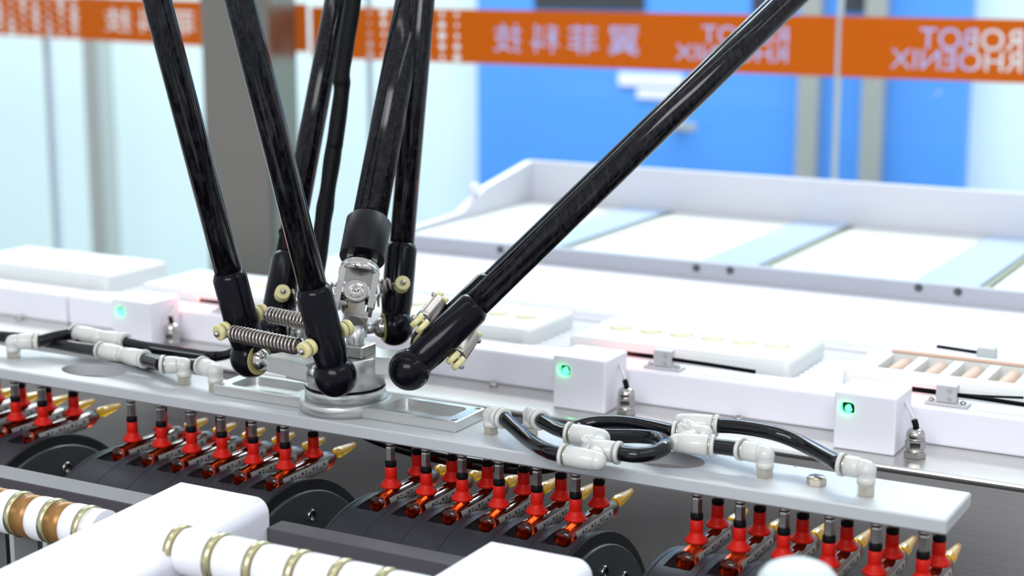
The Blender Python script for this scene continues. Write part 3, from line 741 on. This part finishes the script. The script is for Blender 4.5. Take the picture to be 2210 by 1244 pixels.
# cable glands
def make_gland():
    t=thing('cable_gland',(0,0,0),'x','cable gland','nickel cable glands')
    b=MB(); hexa(b,(0,0,0),(0,0,.0030),.0062,.2); b.cyl((0,0,.003),(0,0,.0045),.0048,n=24); b.build('lower_nut',M_chrome,t)
    b=MB(); hexa(b,(0,0,.0045),(0,0,.0095),.0055,.5); b.build('body_nut',M_chrome,t)
    MB().lathe([(.0095,.0046),(.0105,.0052),(.0135,.0050),(.0155,.0036),(.0160,.0022)],(0,0,0),(0,0,1),28).build('cap',M_chrome,t)
    MB().tube([V((0,0,.0155)),V((-.0002,0,.0175)),V((-.0014,.0004,.0205))],.0017,n=10,sub=4).build('strain_relief',M_rubber,t)
    return t
GL=[(-.7485,.8720),(-.3985,.8650),(-.2255,.8625)]
glab=['small nickel cable gland beside the left sensor box','nickel cable gland beside the middle sensor box','nickel cable gland beside the right sensor box']
g0=None
for i,(x,y) in enumerate(GL):
    g=make_gland() if i==0 else copy_tree(g0)
    if i==0:g0=g
    g.location=(x,y,ZT); g['label']=glab[i]
    a=V((x-.0014,y+.0004,ZT+.0205)); b=V((BX[i]+.0345/2,y+.012,ZT+.0262))
    ct=MB().tube([a,(a*2+b)/3+V((0,0,.0003)),(a+2*b)/3+V((0,0,.0002)),b],.0009,n=8,sub=5).build('sensor_cable',mat('grey cable',(.55,.55,.56),.4),None,origin=a)
    tag(ct,['thin grey cable from the left gland to its sensor box','thin grey cable from the middle gland to its sensor box','thin grey cable from the right gland to its sensor box'][i],'cable','thin sensor cables')
# fibre probes on the rail
def make_probe(two=False):
    t=thing('probe_clamp',(0,.9,ZR),'x','sensor','aluminium probe clamps on the white rail')
    MB().rbox((-.012,.8935,ZR),(.012,.9035,ZR+.0016),.0006,2).build('clamp_base',M_alu,t)
    MB().rbox((-.0062,.8955,ZR+.0016),(.0052,.9025,ZR+.0115),.0006,2).build('clamp_block',M_alu,t)
    for x in(-.0092,.0085): dome_screw(x,.8985,ZR+.0016,.0017,'base_screw',t)
    for z in(.0040,.0088): dome_screw(.0014,.8955,ZR+z,.0011,'clamp_screw',t,M_chrome,(0,-1,0))
    return t
PR=[(-.719,(430,650),(430,652)),(-.3890,(1347,770),(1625,799)),(-.2180,(1948,847),(2245,870))]
plab=['aluminium clamp holding a black fibre probe, hidden behind the left rod','aluminium clamp with black fibre probe and red light behind the middle hoses','aluminium clamp with black fibre probe and red light at the right edge']
p0_=None
for i,(x,a,b) in enumerate(PR):
    t=make_probe() if i==0 else copy_tree(p0_)
    if i==0:p0_=t
    t.location=(x,.9,ZR); t['label']=plab[i]
    ta=V((x-.026,.899,ZR+.0062)); 
    fb=MB().cyl(ta,ta+V((.0235,0,0)),.0014,n=14)
    fb.tube([ta+V((.02,0,0)),ta+V((.035,0,-.0002)),ta+V((.055,.0005,-.0007)),ta+V((.083,.002,-.0020))],.0012,n=10,sub=5)
    if i==2: fb.tube([ta+V((.03,0,.0003)),ta+V((.045,.003,.0003)),ta+V((.065,.008,.0008))],.0007,n=8,sub=5)
    fb.build('fibre_probe',M_rubber,t)
    MB().sphere(ta+V((-.0008,0,.0004)),.0011,n=12,m=8).build('light_tip',M_redl,t)
    l=bpy.data.lights.new('fibre_light','POINT'); l.energy=.010; l.color=(1,.12,.10); l.shadow_soft_size=.0015
    lo_=bpy.data.objects.new('fibre_light',l); COL.objects.link(lo_); lo_.location=ta+V((-.004,-.003,.003))
# trays
TXs=[-.9950,-.8165,-.6400,-.4640,-.2850,-.105]
tl=['plain white tray at the far left of the conveyor','second white tray, partly behind the left rod','white tray with pale yellow inserts between the robot and the right rod','white tray with a row of pale yellow inserts, in the middle','white tray with tan inserts at the right edge','white tray beyond the right edge']
for i,x in enumerate(TXs):
    t=thing('carrier_tray',(x+.0725,.95,ZT),tl[i],'tray','white carrier trays on the conveyor')
    zt=1.0 if i else 1.003
    mb=MB().rbox((x,.918,ZT+.004),(x+.147,.986,zt),.0035,3); b_=mb.build('tray_body',M_tray,t)
    cut=[]
    if i in(1,2,3):
        cut=[MB().cyl((x+.0205+PITCH*k,.952,zt-.006),(x+.0205+PITCH*k,.952,zt+.01),.0082,n=24) for k in range(6)]
        boolean(b_,cut)
        for k in range(6): MB().lathe([(0,.0066),(.0074,.0066),(.0082,.0056)],(x+.0205+PITCH*k,.952,zt-.0059),(0,0,1),24).build('insert',M_pocket,t,origin=(x+.0205+PITCH*k,.952,zt))
    if i in(4,5):
        boolean(b_,[MB().rbox((x+.0165+PITCH*k,.930,zt-.008),(x+.0320+PITCH*k,.968,zt+.02),.001,1) for k in range(5)])
        for k in range(5): 
            X=x+.0155+PITCH*k; MB().lathe([(0,.0030),(.0015,.0048),(.034,.0048),(.038,.0030)],(X+.0088,.9305,zt-.0058),(0,1,0),20).build('insert',M_tan,t,origin=(X,.93,zt))
        MB().rbox((x+.014,.9690,zt),(x+.130,.9730,zt+.002),.0008,1).build('insert_bar',M_tan,t)
    for q in(.02,.127): MB().cyl((x+q,.952,ZT),(x+q,.952,ZT+.0041),.006,n=16).build('tray_foot',M_white,t)
    # conveyor links between trays
for i in range(5):
    xa_=TXs[i]+.147+.0005; xb_=TXs[i+1]-.0005
    t=thing('conveyor_link',((xa_+xb_)/2,.95,ZT),f'ribbed white conveyor links between {["first and second","second and third","third and fourth","fourth and fifth","fifth and sixth"][i]} tray from the left','conveyor link','conveyor links between the trays')
    for k in range(7): MB().rbox((xa_,.924+.0085*k,ZT),(xb_,.9285+.0085*k,.989),.0008,1).build('link_bar',M_white,t)
# back ledge: rounded white guide
bl=thing('back_ledge',(-.5,1.1,ZT),'long rounded white plastic ledge behind the trays','ledge')
prof=[(1.083,ZT),(1.083,.9705)]
for k in range(9):
    a=math.radians(180-90*k/8); prof.append((1.150+.067*math.cos(a),.9705+.0168*math.sin(a)))
prof+=[(1.1888,.9873),(1.1888,ZT)]
Mx=Matrix(((0,0,1,0),(1,0,0,0),(0,1,0,0),(0,0,0,1)))
o=MB().prism(prof,-.80,.45,Mx).build('ledge_body',M_white,bl)
for p in o.data.polygons: p.use_smooth=abs(p.normal.x)<.5 and p.normal.y<-.02
# far clamp and screws on the ledge foot
for (u,v) in((1568,690),(1604,694)):
    p=Pz(u,v,.989); t=thing('ledge_screw',(p.x,1.0,.989),'tiny steel screw behind the middle tray, '+('left' if u<1580 else 'right')+' of two','screw','screws at the ledge foot')
    MB().cyl((p.x,1.0049,.986),(p.x,1.000,.986),.0016,n=14).build('screw_head',M_steel,t)
p=Pz(2150,752,.995)
t=thing('far_clamp',(p.x,p.y,ZT),'small blurred metal clamp with black probe on the far side of the right tray','sensor')
MB().rbox((p.x-.011,.992,ZT),(p.x+.011,1.002,.996),.0006,1).build('clamp_base',M_alu,t)
MB().rbox((p.x-.003,.993,.996),(p.x+.008,1.001,1.0035),.0006,1).build('clamp_block',M_alu,t)
MB().cyl((p.x-.028,.997,1.0005),(p.x-.003,.997,.9995),.0011,n=12).build('fibre_probe',M_rubber,t)
# aluminium tray frame at the back
fr=thing('belt_frame',(-.45,1.3,ZT),'aluminium framed conveyor with white pads and pale blue cross strips at the back','conveyor')
MB().rbox((-.775,1.1895,.9702),(.45,1.200,1.0004),.0008,1).build('front_rail',mat('shaded frame aluminium',(.44,.45,.50),.4,.3,noise=.03,nscale=8),fr)  # frame aluminium made darker: shade of the front face put into the colour
br_=MB().rbox((-.775,1.437,ZT),(.45,1.446,1.0370),.0008,1).build('back_rail',M_frame,fr)
MB().prism([(1.2002,ZT),(1.2002,1.0005),(1.30,1.004),(1.345,1.0215),(1.4368,1.037),(1.4368,ZT)],-.775,-.767,Mx).build('side_plate',M_frame,fr)
MB().box((-.7668,1.2002,ZT),(.45,1.4368,.9925)).build('deck',M_tray,fr)
for xr_ in(-.7000+.0855,-.441,-.270,-.0965,.077):
    MB().rbox((xr_-.050,1.2004,.9928),(xr_-.004,1.4366,1.0000),.0006,1).build('cross_strip',M_cyan,fr)
    MB().box((xr_-.0036,1.2004,.9926),(xr_+.0005,1.4366,.9975)).build('gasket',M_olive,fr)
for x0_,x1_ in((-.764,-.667),(-.611,-.493),(-.4375,-.322),(-.2665,-.1485),(-.093,.025)):
    MB().rbox((x0_,1.204,.9926),(x1_,1.433,.9985),.002,2).build('pad',M_tray,fr)
for u,v in((1080,533),(1503,572),(1576,577),(1983,614),(2068,623)):
    p=Py(u,v,1.1895)
    MB().lathe([(-.0005,.0030),(.0008,.0030),(.0012,.0024),(.0004,.0018),(.0004,.0001)],(p.x,1.1895,p.z-.0025),(0,-1,0),16).build('rail_screw',M_disc,fr)
p=Py(1132,430,1.43); MB().cyl((p.x,1.4369,p.z),(p.x,1.428,p.z),.003,n=14).build('knob',mat('dark purple knob',(.09,.03,.07),.4),fr)
p=Py(1045,383,1.33); MB().sphere((-.771,p.y,1.0225),.006,n=16,m=8).build('cap',M_white,fr)
